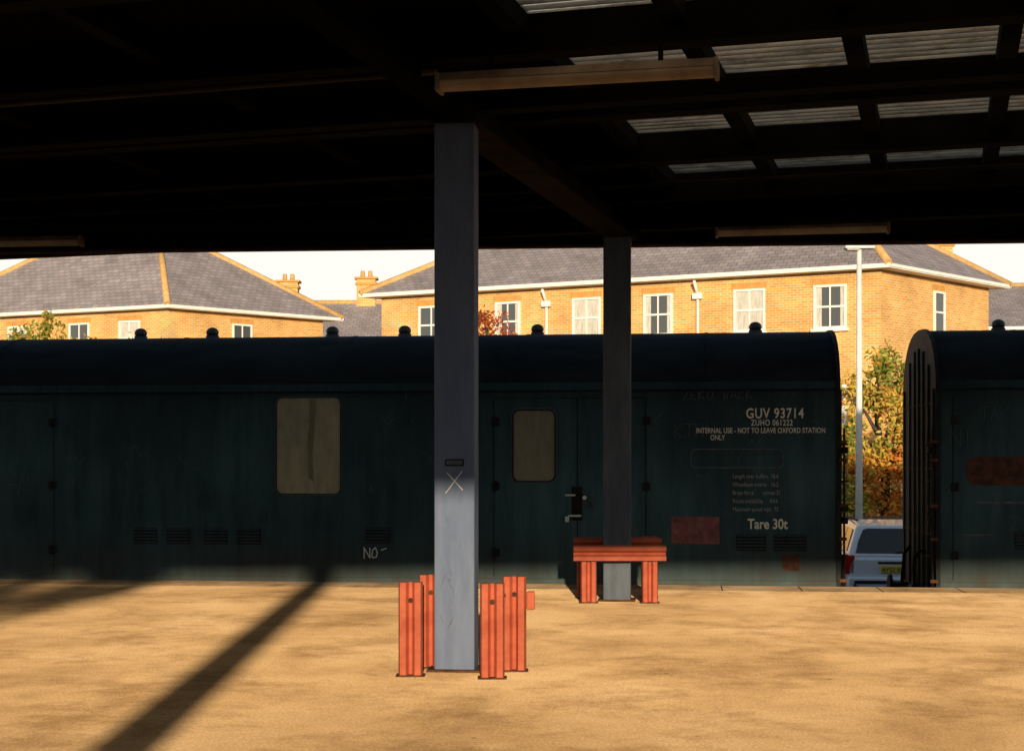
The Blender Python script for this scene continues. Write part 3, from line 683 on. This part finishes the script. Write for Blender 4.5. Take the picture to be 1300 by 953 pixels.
tree((9.5,38,-1),5.6,[(-.2,0,5.0,.5,1),(.6,.3,4.6,.7,1),(-.9,0,4.2,.5,2),(.2,-.3,3.6,.8,2),(1.0,0,3.4,.7,3),(-1.0,0,3.1,.6,1),(.3,0,2.4,.8,3),(1.3,0,2.5,.7,3),(-.2,.4,4.2,.5,1),(-1.4,0,2.1,.55,3),(0,-.3,1.6,.7,3),(-.6,-.4,2.7,.5,2)],tm,9500,4)
tree((8.1,37.0,-1),3.4,[(0,0,2.9,.4,1),(-.5,0,2.3,.5,2),(.5,0,2.1,.5,3),(.1,-.2,1.5,.6,1)],tm,3000,8,name='shrub')
tree((11.2,36,-1),4.6,[(0,0,4.0,.6,1),(-.6,0,3.4,.6,2),(.6,0,3.1,.7,1),(.1,-.2,2.3,.8,3),(-.8,0,2.2,.5,1)],tm,5000,12)
tree((-15.6,50,-1),7.5,[(0,0,7.0,.45,1),(-.7,0,6.4,.7,1),(.5,0,6.3,.6,2),(1.5,0,6.1,.5,1),(0,0,5.4,.9,1),(-1.2,0,5.5,.6,2)],tm,4000,5)
tree((-12.6,50,-1),6.9,[(0,0,6.3,.5,1),(.6,0,6.1,.5,1),(-.6,0,5.7,.6,2),(.3,0,5.2,.8,1)],tm,2500,6)
tree((-.7,44,-1),7.2,[(0,0,6.6,.5,3),(-.6,0,6.1,.5,3),(.5,0,6.0,.5,3),(0,0,5.3,.8,3),(.9,0,5.4,.4,3)],[M['leaf_r'],M['leaf_o'],M['leaf_r']],2500,9,leaf=.12)
# unseen tree added behind the camera so its leaves dapple the platform sunlight
tree((-4.9,-22,-1),7.6,[(.2,0,6.75,.5,1),(-.7,0,6.85,.5,1),(1.1,0,6.8,.45,1),(-1.5,0,6.6,.5,2),(1.7,0,6.95,.3,1),(.6,0,6.5,.25,1)],tm,1500,21,leaf=.2)

# ------------------------------------------------------------ low brick wall added out of view behind the camera to shape shadows
bw=empty('added_brick_wall',(0,-8.1,0))
HW=1.1
quad_uv('wall_faces',[([(-24,.1,0),(24,.1,0),(24,.1,HW),(-24,.1,HW)],[(0,0),(48,0),(48,HW),(0,HW)]),([(-24,-.2,0),(24,-.2,0),(24,-.2,HW),(-24,-.2,HW)],[(0,0),(48,0),(48,HW),(0,HW)])],M['brick_red'],bw)
boxes('coping',[(-24+i*1.2,-24+i*1.2+1.19,-.25,.15,HW,HW+.07) for i in range(40)],M['edge'],bw,bev=.01)

# ------------------------------------------------------------ light
EL=8.5; el=rad(EL)
d=Vector((-.034,1,0)).normalized()*math.cos(el)+Vector((0,0,-math.sin(el)))
sd=bpy.data.lights.new('sun','SUN'); sd.energy=5; sd.angle=rad(.7); sd.color=(1,.81,.54)
so=bpy.data.objects.new('sun',sd); COL.objects.link(so); so.rotation_euler=d.to_track_quat('-Z','Y').to_euler()
w=bpy.data.worlds.new('World'); S.world=w; w.use_nodes=True; nt=w.node_tree; L=nt.links.new
sk=nt.nodes.new('ShaderNodeTexSky'); sk.sky_type='NISHITA'; sk.sun_disc=False; sk.sun_elevation=el; sk.sun_rotation=rad(178)
sk.air_density=1.0; sk.dust_density=2.0
tc=nt.nodes.new('ShaderNodeTexCoord'); sx=nt.nodes.new('ShaderNodeSeparateXYZ'); L(tc.outputs['Generated'],sx.inputs[0])
mr=nt.nodes.new('ShaderNodeMapRange'); mr.interpolation_type='SMOOTHSTEP'
mr.inputs['From Min'].default_value=.12; mr.inputs['From Max'].default_value=.46; mr.inputs['To Min'].default_value=1; mr.inputs['To Max'].default_value=0
L(sx.outputs['Z'],mr.inputs['Value'])
mx=nt.nodes.new('ShaderNodeMixRGB'); mx.inputs[2].default_value=(7.2,6.9,6.2,1)
L(mr.outputs[0],mx.inputs[0]); L(sk.outputs[0],mx.inputs[1]); L(mx.outputs[0],nt.nodes['Background'].inputs[0])
nt.nodes['Background'].inputs[1].default_value=.15

# ------------------------------------------------------------ camera
cd=bpy.data.cameras.new('camera'); cd.sensor_width=36; cd.lens=52.6; cd.shift_y=.0842; cd.clip_end=2000
co=bpy.data.objects.new('camera',cd); COL.objects.link(co); co.location=(0,0,1.5); co.rotation_euler=(rad(90),0,0)
S.camera=co
S.view_settings.view_transform='Standard'; S.view_settings.look='None'; S.view_settings.exposure=0
